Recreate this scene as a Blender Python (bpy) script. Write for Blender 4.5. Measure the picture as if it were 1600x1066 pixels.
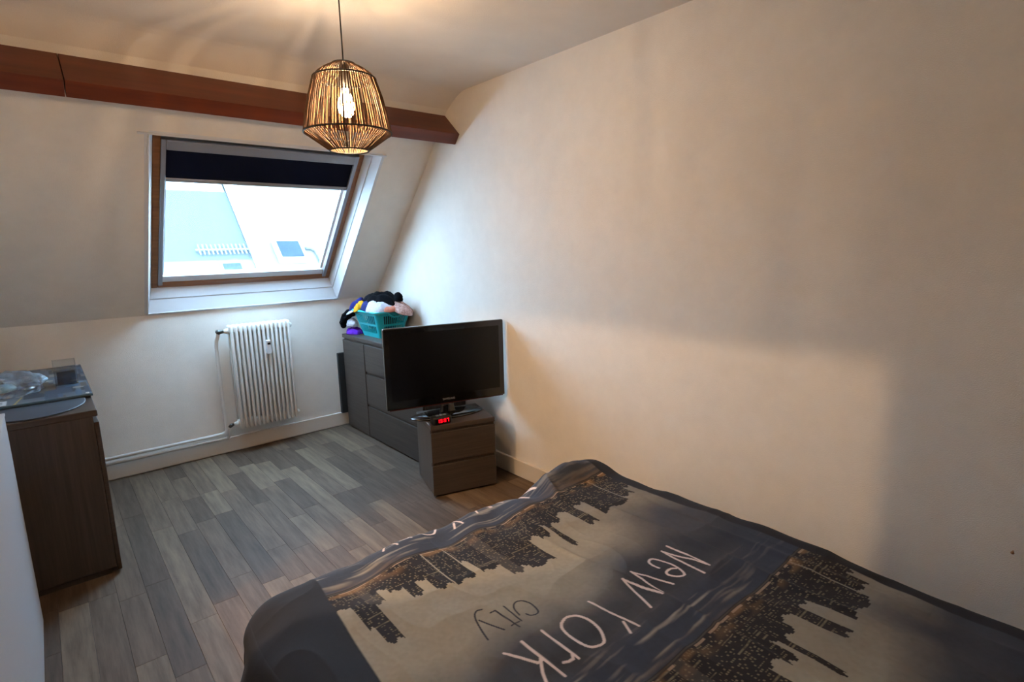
import bpy, bmesh, math, random
import numpy as np
from mathutils import Vector, Matrix

for o in list(bpy.data.objects):
    bpy.data.objects.remove(o, do_unlink=True)
scene = bpy.context.scene
COL = scene.collection
random.seed(7)
rng = np.random.default_rng(11)

# ------------------------------------------------------------------ camera
cam_data = bpy.data.cameras.new('camera')
cam = bpy.data.objects.new('camera', cam_data)
COL.objects.link(cam)
scene.camera = cam
yaw, pitch, roll, fpx = .7089, -.1728, -.0244, 852.34
F = Vector((math.sin(yaw) * math.cos(pitch), math.cos(yaw) * math.cos(pitch), math.sin(pitch)))
R0 = Vector((math.cos(yaw), -math.sin(yaw), 0))
U0 = R0.cross(F)
RR = R0 * math.cos(roll) + U0 * math.sin(roll)
UU = -R0 * math.sin(roll) + U0 * math.cos(roll)
m = Matrix.Identity(4)
for i in range(3):
    m[i][0] = RR[i]; m[i][1] = UU[i]; m[i][2] = -F[i]
m[0][3], m[1][3], m[2][3] = -2.1661, -4.2952, 1.4494
cam.matrix_world = m
cam_data.sensor_width = 36
cam_data.lens = fpx / 1600 * 36
cam_data.clip_start = .02

# ------------------------------------------------------------------ world, sun, exposure
world = bpy.data.worlds.new('world'); scene.world = world
world.use_nodes = True
wn = world.node_tree.nodes; wl = world.node_tree.links
wn.clear()
wo = wn.new('ShaderNodeOutputWorld'); bg = wn.new('ShaderNodeBackground')
bg.inputs[0].default_value = (.50, .76, 1.0, 1)      # evenly bright hazy sky
bg.inputs[1].default_value = 4.6
wl.new(bg.outputs[0], wo.inputs[0])

sun = bpy.data.lights.new('sun_offscreen', 'SUN'); sun.energy = .8; sun.color = (1, .95, .85); sun.angle = .01
sun_o = bpy.data.objects.new('sun_offscreen', sun); COL.objects.link(sun_o)
sun_o.rotation_euler = Vector((-.35, .70, -.62)).to_track_quat('-Z', 'Y').to_euler()

vs = scene.view_settings
vs.view_transform = 'Standard'; vs.look = 'None'; vs.gamma = 1; vs.use_curve_mapping = False
vs.exposure = 2.45

# ------------------------------------------------------------------ helpers
def lin(c):
    return tuple(((v / 12.92) if v <= .04045 else ((v + .055) / 1.055) ** 2.4) for v in [x / 255 for x in c])

def mat(name, rgb, rough=.6, metal=0., spec=.5, noise=None, bump=None, coat=0., emit=None, estr=0., coords='Object', sheen=0.):
    """noise = (scale xyz, amount, detail, [second rgb]); bump = (scale, strength, distance)"""
    mt = bpy.data.materials.new(name); mt.use_nodes = True
    nt = mt.node_tree; N = nt.nodes; L = nt.links
    p = N['Principled BSDF']
    c = lin(rgb)
    p.inputs['Base Color'].default_value = (*c, 1)
    p.inputs['Roughness'].default_value = rough
    p.inputs['Metallic'].default_value = metal
    p.inputs['Specular IOR Level'].default_value = spec
    p.inputs['Coat Weight'].default_value = coat
    p.inputs['Sheen Weight'].default_value = sheen
    if emit:
        p.inputs['Emission Color'].default_value = (*lin(emit), 1)
        p.inputs['Emission Strength'].default_value = estr
    if noise or bump:
        tc = N.new('ShaderNodeTexCoord')
    if noise:
        mp = N.new('ShaderNodeMapping'); mp.inputs['Scale'].default_value = noise[0]
        L.new(tc.outputs[coords], mp.inputs[0])
        oi = N.new('ShaderNodeObjectInfo')
        ml = N.new('ShaderNodeMath'); ml.operation = 'MULTIPLY'; ml.inputs[1].default_value = 37.
        L.new(oi.outputs['Random'], ml.inputs[0])
        cb = N.new('ShaderNodeCombineXYZ')
        for k in range(3): L.new(ml.outputs[0], cb.inputs[k])
        L.new(cb.outputs[0], mp.inputs['Location'])
        nz = N.new('ShaderNodeTexNoise'); nz.inputs['Scale'].default_value = 1; nz.inputs['Detail'].default_value = noise[2]
        nz.inputs['Roughness'].default_value = .65
        L.new(mp.outputs[0], nz.inputs['Vector'])
        rp = N.new('ShaderNodeValToRGB')
        a = noise[1]
        c2 = lin(noise[3]) if len(noise) > 3 else tuple(v * (1 - a) for v in c)
        c3 = c if len(noise) > 3 else tuple(min(1, v * (1 + a)) for v in c)
        rp.color_ramp.elements[0].position = .3; rp.color_ramp.elements[1].position = .7
        rp.color_ramp.elements[0].color = (*c2, 1); rp.color_ramp.elements[1].color = (*c3, 1)
        L.new(nz.outputs['Fac'], rp.inputs[0]); L.new(rp.outputs[0], p.inputs['Base Color'])
    if bump:
        nb = N.new('ShaderNodeTexNoise'); nb.inputs['Scale'].default_value = bump[0]; nb.inputs['Detail'].default_value = 3
        L.new(tc.outputs[coords], nb.inputs['Vector'])
        bp = N.new('ShaderNodeBump'); bp.inputs['Strength'].default_value = bump[1]; bp.inputs['Distance'].default_value = bump[2]
        L.new(nb.outputs['Fac'], bp.inputs['Height']); L.new(bp.outputs[0], p.inputs['Normal'])
    return mt

def clear_mat(name, tint=(1, 1, 1), gloss=.08, rough=.02, haze=0., hazecol=(1, 1, 1)):
    mt = bpy.data.materials.new(name); mt.use_nodes = True
    nt = mt.node_tree; N = nt.nodes; L = nt.links
    N.clear()
    out = N.new('ShaderNodeOutputMaterial'); tr = N.new('ShaderNodeBsdfTransparent'); gl = N.new('ShaderNodeBsdfGlossy')
    tr.inputs[0].default_value = (*tint, 1); gl.inputs['Roughness'].default_value = rough
    mx = N.new('ShaderNodeMixShader'); mx.inputs[0].default_value = gloss
    L.new(tr.outputs[0], mx.inputs[1]); L.new(gl.outputs[0], mx.inputs[2])
    last = mx
    if haze:
        df = N.new('ShaderNodeBsdfTranslucent'); df.inputs[0].default_value = (*hazecol, 1)
        m2 = N.new('ShaderNodeMixShader'); m2.inputs[0].default_value = haze
        L.new(mx.outputs[0], m2.inputs[1]); L.new(df.outputs[0], m2.inputs[2]); last = m2
    L.new(last.outputs[0], out.inputs[0])
    return mt

def attr_mat(name, rough=.85, bump=None, coat=0., sheen=0.):
    mt = mat(name, (128, 128, 128), rough, bump=bump, coat=coat, sheen=sheen)
    nt = mt.node_tree
    a = nt.nodes.new('ShaderNodeAttribute'); a.attribute_name = 'print'
    nt.links.new(a.outputs['Color'], nt.nodes['Principled BSDF'].inputs['Base Color'])
    return mt

def link(name, me, material, parent=None, smooth=False, loc=None, rotz=None):
    o = bpy.data.objects.new(name, me); COL.objects.link(o)
    if material is not None and not me.materials:
        me.materials.append(material)
    if parent: o.parent = parent
    if loc is not None: o.location = loc
    if rotz is not None: o.rotation_euler = (0, 0, rotz)
    if smooth:
        me.polygons.foreach_set('use_smooth', [True] * len(me.polygons))
    return o

def finish(bm, name, material, parent=None, smooth=False, **k):
    bmesh.ops.recalc_face_normals(bm, faces=bm.faces)
    me = bpy.data.meshes.new(name); bm.to_mesh(me); bm.free()
    return link(name, me, material, parent, smooth, **k)

def add_box(bm, a, b, bevel=0., seg=1, xf=None):
    lo = [min(a[i], b[i]) for i in range(3)]; hi = [max(a[i], b[i]) for i in range(3)]
    v = [bm.verts.new((x, y, z)) for x in (lo[0], hi[0]) for y in (lo[1], hi[1]) for z in (lo[2], hi[2])]
    f = [bm.faces.new([v[i] for i in q]) for q in ((0, 1, 3, 2), (4, 6, 7, 5), (0, 4, 5, 1), (2, 3, 7, 6), (0, 2, 6, 4), (1, 5, 7, 3))]
    es = list({e for q in f for e in q.edges})
    vv = v
    if bevel > 0:
        r = bmesh.ops.bevel(bm, geom=es, offset=bevel, segments=seg, affect='EDGES', profile=.5)
        vv = list({w for q in r['faces'] for w in q.verts} | {w for w in v if w.is_valid})
    if xf:
        for w in vv: w.co = Vector(xf(*w.co))
    return vv

def box(name, a, b, material, parent=None, bevel=0., seg=1, xf=None, **k):
    bm = bmesh.new(); add_box(bm, a, b, bevel, seg, xf)
    return finish(bm, name, material, parent, **k)

def add_tube(bm, pts, r, sides=8, closed=False, caps=True):
    pts = [Vector(p) for p in pts]; n = len(pts); rings = []
    rad = r if isinstance(r, (list, tuple)) else [r] * n
    prev = None
    for i, p in enumerate(pts):
        if closed: t = pts[(i + 1) % n] - pts[i - 1]
        else: t = pts[min(i + 1, n - 1)] - pts[max(i - 1, 0)]
        t.normalize()
        if prev is None:
            u = t.cross(Vector((0, 0, 1)))
            if u.length < .05: u = t.cross(Vector((1, 0, 0)))
        else:
            u = prev - t * prev.dot(t)
        u.normalize(); prev = u; w = t.cross(u)
        rings.append([bm.verts.new(p + (u * math.cos(2 * math.pi * k / sides) + w * math.sin(2 * math.pi * k / sides)) * rad[i]) for k in range(sides)])
    for i in range(n if closed else n - 1):
        a, b = rings[i], rings[(i + 1) % n]
        for k in range(sides):
            bm.faces.new((a[k], a[(k + 1) % sides], b[(k + 1) % sides], b[k]))
    if caps and not closed:
        bm.faces.new(rings[0][::-1]); bm.faces.new(rings[-1])

def tube(name, pts, r, material, parent=None, sides=10, closed=False, **k):
    bm = bmesh.new(); add_tube(bm, pts, r, sides, closed)
    return finish(bm, name, material, parent, smooth=True, **k)

def add_lathe(bm, prof, seg=24, cx=0, cy=0, sx=1, sy=1):
    rings = []
    for r, z in prof:
        if r < 1e-6: rings.append([bm.verts.new((cx, cy, z))])
        else: rings.append([bm.verts.new((cx + sx * r * math.cos(2 * math.pi * k / seg), cy + sy * r * math.sin(2 * math.pi * k / seg), z)) for k in range(seg)])
    for a, b in zip(rings, rings[1:]):
        for k in range(seg):
            q = [a[k % len(a)], a[(k + 1) % len(a)], b[(k + 1) % len(b)], b[k % len(b)]]
            q2 = []
            for v in q:
                if v not in q2: q2.append(v)
            if len(q2) > 2: bm.faces.new(q2)

def lathe(name, prof, material, parent=None, seg=24, sx=1, sy=1, **k):
    bm = bmesh.new(); add_lathe(bm, prof, seg, 0, 0, sx, sy)
    return finish(bm, name, material, parent, smooth=k.pop('smooth', True), **k)

def prism(name, poly, x0, x1, material, parent=None, axis='x', xf=None, **k):
    """extrude a polygon; axis x: poly is (y,z); z: poly is (x,y); y: poly is (x,z)"""
    bm = bmesh.new()
    def P(t, p): return {'x': (t, p[0], p[1]), 'z': (p[0], p[1], t), 'y': (p[0], t, p[1])}[axis]
    A = [bm.verts.new(P(x0, p)) for p in poly]; B = [bm.verts.new(P(x1, p)) for p in poly]
    n = len(poly)
    bm.faces.new(A); bm.faces.new(B[::-1])
    for i in range(n): bm.faces.new((A[i], B[i], B[(i + 1) % n], A[(i + 1) % n]))
    if xf:
        for v in bm.verts: v.co = Vector(xf(*v.co))
    return finish(bm, name, material, parent, **k)

def thing(name, label, cat, loc=(0, 0, 0), rotz=0, group=None):
    o = bpy.data.objects.new(name, None); COL.objects.link(o)
    o.empty_display_size = .1
    o.location = loc; o.rotation_euler = (0, 0, rotz)
    return tag(o, label, cat, group)

def tag(o, label, cat, group=None):
    o['label'] = label; o['category'] = cat
    if group: o['group'] = group
    return o

def struct(o, label=None, cat=None):
    o['kind'] = 'structure'
    if label: o['label'] = label
    if cat: o['category'] = cat
    return o

def vnoise(x, y, seed=0):
    """smooth value noise in -1..1 on numpy arrays"""
    g = np.random.default_rng(seed).uniform(-1, 1, (64, 64))
    xi = np.floor(x).astype(int); yi = np.floor(y).astype(int)
    fx = x - xi; fy = y - yi
    fx = fx * fx * (3 - 2 * fx); fy = fy * fy * (3 - 2 * fy)
    a = g[xi % 64, yi % 64]; b = g[(xi + 1) % 64, yi % 64]; c = g[xi % 64, (yi + 1) % 64]; d = g[(xi + 1) % 64, (yi + 1) % 64]
    return (a * (1 - fx) + b * fx) * (1 - fy) + (c * (1 - fx) + d * fx) * fy

# ------------------------------------------------------------------ materials
M = {}
M['wall'] = mat('wall_paint', (231, 225, 217), .85, spec=.25, noise=((9, 9, 9), .03, 4), bump=(260, .35, .004))
M['ceiling'] = mat('ceiling_paint', (226, 218, 209), .9, spec=.2, noise=((3, 3, 3), .04, 3), bump=(180, .3, .004))
M['trim'] = mat('painted_skirting', (216, 208, 198), .6, bump=(200, .15, .002))
M['beam'] = mat('varnished_mahogany', (112, 52, 28), .4, noise=((.9, 14, 14), .3, 6, (80, 34, 18)), bump=(60, .08, .003))
M['lining'] = mat('white_lining_board', (214, 216, 220), .5, spec=.3)
M['pine'] = mat('brown_window_wood', (150, 98, 55), .45, noise=((2, 60, 60), .2, 4, (118, 72, 38)))
M['alu'] = mat('grey_aluminium', (150, 152, 158), .4, metal=.35)
M['blind'] = mat('navy_blackout_fabric', (15, 21, 38), .95, spec=.1)
M['glass'] = clear_mat('window_glass', (.93, .97, 1), .05, .01, .008, (.8, .92, 1))
M['veneer'] = mat('greybrown_veneer', (78, 67, 60), .38, noise=((3, 3, 90), .25, 6, (57, 48, 43)), bump=(120, .05, .001))
M['veneer_v'] = mat('greybrown_veneer_upright', (78, 67, 60), .40, noise=((60, 60, 2.5), .25, 6, (57, 48, 43)), bump=(120, .05, .001))
M['white_lac'] = mat('white_lacquer', (186, 186, 192), .4, bump=(400, .05, .001))
M['radiator'] = mat('radiator_enamel', (226, 222, 216), .35)
M['chrome'] = mat('valve_metal', (92, 94, 92), .3, metal=.9)
M['gloss_black'] = mat('gloss_black_plastic', (10, 10, 11), .12, coat=.5)
M['screen'] = mat('tv_screen', (9, 9, 11), .22, spec=.35)
M['black_plastic'] = mat('black_plastic', (16, 16, 18), .4)
M['silver'] = mat('silver_print', (150, 150, 154), .4, metal=.4)
M['rope'] = mat('dark_paper_rope', (84, 58, 36), .9, noise=((40, 40, 40), .3, 3))
M['cord'] = mat('black_cord', (18, 16, 15), .6)
M['bulb'] = mat('lit_bulb', (255, 230, 190), .3, emit=(255, 200, 130), estr=40)
M['red_led'] = mat('red_led_digit', (255, 30, 50), .4, emit=(255, 0, 22), estr=.5)
M['turq'] = mat('turquoise_plastic', (28, 168, 178), .35)
M['slate'] = mat('slate_roof', (66, 70, 75), .9, spec=0., noise=((9, 40, 40), .1, 4))
M['tile_roof'] = mat('weathered_beige_roof', (92, 88, 78), .9, spec=0., noise=((3, 3, 3), .12, 5))
M['render_w'] = mat('white_render', (214, 210, 200), .9, spec=0.)
M['guard'] = mat('galvanised_guard', (100, 104, 108), .9, spec=0.)
M['sky_frame'] = mat('skylight_frame_paint', (150, 154, 158), .9, spec=0.)
M['zinc'] = mat('zinc_grey', (84, 88, 92), .9, spec=0.)
M['darkboard'] = mat('dark_board', (38, 42, 44), .5)
M['mattress'] = mat('mattress_ticking', (205, 202, 196), .9)
M['bedwood'] = mat('bed_frame_wood', (66, 54, 46), .5)

# ------------------------------------------------------------------ room shell
XL, YF, H = -2.54, -4.95, 2.418          # left wall, wall behind the camera, ceiling
K = .9167; KZ = 1.0528                    # roof slope and knee height
ey, ez, ny, nz = -.6757, .7371, .7371, .6757
def sl(x, w, n):                          # roof frame -> world
    return (x, ey * w + ny * n, KZ + ez * w + nz * n)

floor = struct(box('floor', (XL - .1, YF - .1, -.12), (.12, .12, -.006), mat('floor_screed', (60, 54, 50), .9)))
# wall_left with a doorway to the hall
bm = bmesh.new()
D0, D1, DH = -2.68, -2.16, 2.073
add_box(bm, (XL - .1, YF - .1, -.12), (XL, D0, 2.6)); add_box(bm, (XL - .1, D1, -.12), (XL, .3, 2.6)); add_box(bm, (XL - .1, D0, DH), (XL, D1, 2.6)); add_box(bm, (XL - .1, D0, -.12), (XL, D1, .84))
struct(finish(bm, 'wall_left', M['wall']))
struct(box('wall_right', (0, YF - .1, -.12), (.12, .4, 2.6), M['wall']))
struct(box('wall_front', (XL, YF - .1, -.12), (0, YF, 2.6), M['wall']))
struct(box('wall_back', (XL, 0, -.12), (0, .16, KZ + .03), M['wall']))
# sloping roof wall with the window opening (two layers: wide inside, narrow outside)
bm = bmesh.new()
OX0, OX1, OW0, OW1 = -1.65, -.355, .02, 1.354
FX0, FX1, FW0, FW1 = -1.613, -.408, .136, 1.277
WT = 1.80
for (a0, a1, b0, b1, n0, n1) in ((OX0, OX1, OW0, OW1, 0, .12), (FX0, FX1, FW0, FW1, .12, .20)):
    wb = 0 if n0 == 0 else -.12
    add_box(bm, (XL, wb, n0), (a0, WT, n1), xf=sl); add_box(bm, (a1, wb, n0), (0, WT, n1), xf=sl)
    add_box(bm, (a0, b1, n0), (a1, WT, n1), xf=sl); add_box(bm, (a0, wb, n0), (a1, b0, n1), xf=sl)
struct(finish(bm, 'wall_slope', M['wall']))
prof = [(YF - .1, H), (-1.40, H), (-1.355, H - .003), (-1.315, H - .012), (-1.275, H - .028), (-1.235, H - .048), (-1.195, H - .071), (-1.16, H - .092), (-1.08, H - .15), (-1.08, H + .2), (YF - .1, H + .2)]
struct(prism('ceiling', prof, XL, 0, M['ceiling'], smooth=False))
BT = .018
struct(box('baseboard_back', (XL, -BT, 0), (0, 0, .111), M['trim'], bevel=.004))
struct(box('baseboard_right', (-BT, YF, 0), (0, -BT, .111), M['trim'], bevel=.004))
struct(box('baseboard_left', (XL, -1.515, 0), (XL + BT, -BT, .111), M['trim'], bevel=.004))
# low white half wall along the stair opening
struct(box('wall_half', (XL, -3.35, -.006), (-2.332, -1.522, .862), M['white_lac'], bevel=.002))
struct(box('trim_1', (XL, -3.352, .862), (-2.330, -1.520, .870), M['white_lac'], bevel=.001))
# small hall behind the left wall
hx0, hx1, hy0, hy1, hz = -4.1, XL - .1, -3.6, -1.2, 2.5
struct(box('floor_hall', (hx0, hy0, -.1), (hx1, hy1, -.001), mat('hall_floor', (120, 100, 80), .6)))
struct(box('ceiling_hall', (hx0, hy0, hz), (hx1, hy1, hz + .1), M['ceiling']))
struct(box('wall_hall_left', (hx0 - .1, hy0 - .1, -.1), (hx0, hy1 + .1, hz + .1), M['wall']))
struct(box('wall_hall_back', (hx0, hy1, -.1), (hx1, hy1 + .1, hz + .1), M['wall']))
struct(box('wall_hall_front', (hx0, hy0 - .1, -.1), (hx1, hy0, hz + .1), M['wall']))
pl = bpy.data.lights.new('hall_lamp_offscreen', 'POINT'); pl.energy = 23; pl.color = (1, .66, .36); pl.shadow_soft_size = .012
plo = bpy.data.objects.new('hall_lamp_offscreen', pl); COL.objects.link(plo); plo.location = (-3.2, -2.4, 2.295)

# ------------------------------------------------------------------ floor planks
PT = {'l': mat('plank_light', (126, 107, 89), .6, spec=.25, noise=((38, 3.2, 38), .2, 8, (88, 73, 59)), bump=(90, .06, .001)),
      'm': mat('plank_mid', (112, 93, 77), .6, spec=.25, noise=((38, 3.2, 38), .2, 8, (79, 64, 52)), bump=(90, .06, .001)),
      'd': mat('plank_dark', (95, 78, 65), .6, spec=.25, noise=((38, 3.2, 38), .2, 8, (66, 53, 43)), bump=(90, .06, .001))}
PW = .0985
known = {  # strip right edge index -> [(joint y, tone of the plank on the camera side)], starting tone at the wall
    -1.794: ('m', [(-1.0, 'l'), (-1.97, 'l'), (-2.6, 'd')]),
    -1.697: ('m', [(-.62, 'm'), (-1.137, 'd'), (-1.9, 'm')]),
    -1.597: ('d', [(-.30, 'm'), (-.70, 'd'), (-1.06, 'm'), (-1.75, 'm')]),
    -1.498: ('m', [(-.667, 'l'), (-1.03, 'd'), (-1.89, 'l')]),
    -1.402: ('l', [(-.735, 'm'), (-1.62, 'm')]),
    -1.302: ('m', [(-.48, 'd'), (-1.05, 'm'), (-1.695, 'm')]),
    -1.200: ('d', [(-.375, 'l'), (-.86, 'm'), (-1.36, 'l'), (-1.82, 'm')]),
    -1.102: ('d', [(-.40, 'l'), (-.80, 'd'), (-1.30, 'm'), (-1.9, 'l')]),
    -1.005: ('d', [(-.63, 'l'), (-1.61, 'l'), (-2.05, 'm')]),
    -.905: ('m', [(-.25, 'd'), (-.75, 'm'), (-1.25, 'd'), (-1.75, 'm')]),
    -.805: ('d', [(-.33, 'l'), (-1.25, 'd'), (-1.5, 'l')]),
    -.707: ('m', [(-.65, 'd'), (-1.15, 'd'), (-1.62, 'd')]),
    -1.992: ('m', [(-.8, 'm'), (-1.6, 'm'), (-2.095, 'l'), (-2.7, 'm')]),
    -1.893: ('d', [(-.72, 'd'), (-1.55, 'd'), (-2.25, 'm')]),
}
pcache = {}
def plank(x1, ya, yb, tone):
    L = round(yb - ya, 3); key = (L, tone)
    if key not in pcache:
        b = bmesh.new(); w = PW / 2 - .0004
        add_box(b, (-w, -L / 2 + .0004, -.006), (w, L / 2 - .0004, 0), bevel=.0005)
        bmesh.ops.recalc_face_normals(b, faces=b.faces)
        me = bpy.data.meshes.new('plank'); b.to_mesh(me); b.free(); me.materials.append(PT[tone]); pcache[key] = me
    o = bpy.data.objects.new('plank', pcache[key]); COL.objects.link(o); o.parent = floor
    o.location = (x1 - PW / 2, (ya + yb) / 2, 0)
for i in range(26):
    x1 = -.018 - PW * i
    if x1 - PW < XL: break
    kn = None
    for kx in known:
        if abs(kx - x1) < .03: kn = known[kx]
    y = -BT; tone = kn[0] if kn else random.choice('lmmd'); js = list(kn[1]) if kn else []
    if not js: js = [(-.2 - random.choice((.0, .15, .3, .45)), random.choice('lmmdd'))]
    while y > YF + .02:
        if js: yn, nt_ = js.pop(0)
        else: yn, nt_ = y - random.choice((.33, .49, .66, .98)), random.choice('lmmdd')
        yn = max(yn, YF)
        if y - yn > .02: plank(x1, yn, y, tone)
        y = yn; tone = nt_

# ------------------------------------------------------------------ ceiling beam
beam = thing('roof_beam', 'long varnished red-brown wooden beam under the ceiling above the roof window', 'beam', (0, 0, 0))
By, Bz = -1.301, 2.163
sec = [(By, Bz), (By - ey * .075, Bz - ez * .075)]
sec = [sec[0], sec[1], (sec[1][0] + ny * .24, sec[1][1] + nz * .24), (sec[0][0] + ny * .24, sec[0][1] + nz * .24)]
prism('beam_length', sec, -1.979, -.0005, M['beam'], beam)
prism('beam_length', sec, XL + .0005, -1.983, M['beam'], beam)

# ------------------------------------------------------------------ window
win = bpy.data.objects.new('window_1', None); COL.objects.link(win); struct(win)
win['label'] = 'pivoting roof window set in the sloping wall above the radiator'
def slbox(name, x0, x1, w0, w1, n0, n1, material, parent=win, bevel=0.):
    return box(name, (x0, w0, n0), (x1, w1, n1), material, parent, bevel=bevel, xf=sl)
def quadboard(name, quad, off, material, parent=win):
    """board from an inner quad (x,w,n) x4, thickened by vector off in (x,w,n)"""
    b = bmesh.new()
    A = [b.verts.new(sl(*q)) for q in quad]; B = [b.verts.new(sl(q[0] + off[0], q[1] + off[1], q[2] + off[2])) for q in quad]
    b.faces.new(A); b.faces.new(B[::-1])
    for i in range(4): b.faces.new((A[i], B[i], B[(i + 1) % 4], A[(i + 1) % 4]))
    return finish(b, name, material, parent)
e = .002
def lerp(a, b, t): return a + (b - a) * t
def lp(cx, cw, t):   # point on the splayed lining, t = 0 at the room face, 1 at the frame
    ox = (OX0, OX1)[cx]; ow = (OW0, OW1)[cw]; fx = (FX0, FX1)[cx]; fw = (FW0, FW1)[cw]
    return (lerp(ox, fx, t), lerp(ow, fw, t), lerp(-e, .12, t))
G0, G1 = .50, .56
for (t0, t1, s) in ((0, G0, 0), (G1, 1, 0), (G0, G1, .008)):
    sh = lambda p, dx, dw: (p[0] + dx, p[1] + dw, p[2])
    mname = 'lining_groove' if s else None
    quadboard(mname or 'bottom_lining', [sh(lp(0, 0, t0), 0, -s), sh(lp(1, 0, t0), 0, -s), sh(lp(1, 0, t1), 0, -s), sh(lp(0, 0, t1), 0, -s)], (0, -.02, 0), M['lining'])
    quadboard(mname or 'side_lining', [sh(lp(1, 0, t0), s, 0), sh(lp(1, 1, t0), s, 0), sh(lp(1, 1, t1), s, 0), sh(lp(1, 0, t1), s, 0)], (.02, 0, 0), M['lining'])
    quadboard(mname or 'side_lining', [sh(lp(0, 0, t0), -s, 0), sh(lp(0, 1, t0), -s, 0), sh(lp(0, 1, t1), -s, 0), sh(lp(0, 0, t1), -s, 0)], (-.02, 0, 0), M['lining'])
quadboard('top_lining', [lp(0, 1, 0), lp(1, 1, 0), lp(1, 1, 1), lp(0, 1, 1)], (0, .02, 0), M['lining'])
slbox('edge_trim', OX0 - .012, OX1 + .012, OW0 - .010, OW0 + .001, -.006, .01, M['lining'])
slbox('edge_trim', OX0 - .006, OX0 + .001, OW0, OW1, -.006, .004, M['lining'])
slbox('edge_trim', OX1 - .001, OX1 + .006, OW0, OW1, -.006, .004, M['lining'])
slbox('edge_trim', OX0 - .05, OX1 + .03, OW1 - .001, OW1 + .009, -.006, .004, M['lining'])
# brown wooden frame
slbox('frame_bar', FX0, FX0 + .038, FW0, FW1, .113, .19, M['pine'], bevel=.003)
slbox('frame_bar', FX1 - .036, FX1, FW0, FW1, .113, .19, M['pine'], bevel=.003)
slbox('frame_bar', FX0 + .038, FX1 - .036, FW0, .180, .113, .19, M['pine'], bevel=.003)
slbox('frame_bar', FX0 + .038, FX1 - .036, 1.262, FW1, .118, .19, M['zinc'])
# sash: light rails of the blind, white bottom rail
slbox('blind_rail', -1.575, -1.551, .165, 1.262, .104, .135, M['alu'], bevel=.002)
slbox('blind_rail', -.470, -.444, .165, 1.262, .104, .135, M['alu'], bevel=.002)
slbox('sash_rail', -1.551, -.470, .180, .231, .120, .16, M['lining'], bevel=.002)
slbox('sash_rail', -1.551, -1.540, .231, 1.20, .138, .16, M['lining'])
slbox('sash_rail', -.492, -.470, .231, 1.20, .138, .16, M['lining'])
slbox('blind_headbox', -1.551, -.470, 1.202, 1.262, .098, .135, M['alu'], bevel=.003)
slbox('pane', -1.542, -.488, .229, 1.21, .150, .154, M['glass'])
# partly drawn dark blind
bl = slbox('blind_fabric', -1.551, -.470, 1.010, 1.203, .116, .119, M['blind'])
slbox('blind_pull_bar', -1.551, -.470, .986, 1.012, .110, .124, M['alu'], bl, bevel=.003)

# ------------------------------------------------------------------ outside: houses across the street (45 degree roofs)
def rf(x, s, n=0):        # point on the roof: s = height, n = off the plane
    return (x, 12 + (s - .5) - .7071 * n, s + .7071 * n)
def roofbox(name, x0, x1, s0, s1, n0, n1, material, parent):
    return box(name, (x0, s0, n0), (x1, s1, n1), material, parent, xf=lambda x, s, n: rf(x, s, n))
hs = thing('neighbour_house', 'house across the street with a blue-grey slate roof and snow guard', 'house', (0, 12, -7))
def local(o, base):       # keep the world place of a part under an Empty that is not at the origin
    o.matrix_parent_inverse = Matrix.Translation(-Vector(base)); return o
B1 = (0, 12, -7)
local(box('wall', (-6, 12.1, -7), (2.6, 17.6, .6), M['render_w'], hs), B1)
local(roofbox('roof', -6, 2.60, .35, 3.32, -.15, 0, M['slate'], hs), B1)
local(box('chimney', (2.28, 15.3, 3.0), (2.60, 15.9, 4.4), M['render_w'], hs), B1)
local(roofbox('lower_roof_flashing', -6, 2.6, .60, 1.24, 0, .012, M['zinc'], hs), B1)
w_ = local(roofbox('rooflight', 1.70, 2.28, .70, 1.16, .012, .06, M['sky_frame'], hs), B1)
pn = roofbox('pane', 1.75, 2.23, .75, 1.12, .06, .064, mat('rooflight_glass', (34, 44, 58), .9, spec=0.), w_)
for k in range(13):
    x = 1.28 + k * .108
    local(roofbox('snow_guard_bar', x, x + .035, 1.36, 1.63, .06, .09, M['guard'], hs), B1)
local(roofbox('snow_guard_rail', 1.2, 2.6, 1.47, 1.50, .05, .10, M['guard'], hs), B1)
hb = thing('neighbour_house', 'house across the street with a sunlit beige roof, white parapet and skylight', 'house', (4, 12, -7))
B2 = (4, 12, -7)
local(box('wall', (2.62, 12.1, -7), (13, 20, .6), M['render_w'], hb), B2)
local(roofbox('roof', 2.62, 13, .35, 6.2, -.15, 0, M['tile_roof'], hb), B2)
local(roofbox('parapet', 2.62, 2.93, .3, 4.4, -.2, .22, M['render_w'], hb), B2)
sk = local(roofbox('skylight', 3.31, 4.14, 1.10, 1.71, 0, .16, M['sky_frame'], hb), B2)
roofbox('pane', 3.40, 4.06, 1.17, 1.65, .16, .165, bpy.data.materials['rooflight_glass'], sk)
g_ = tube('vent_pipe', [rf(4.25, 1.49, .05), rf(4.42, 1.48, .06), rf(4.52, 1.40, .06), rf(4.54, 1.25, .06), rf(4.52, .8, .06)], .05, M['zinc'], hb); local(g_, B2)

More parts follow.
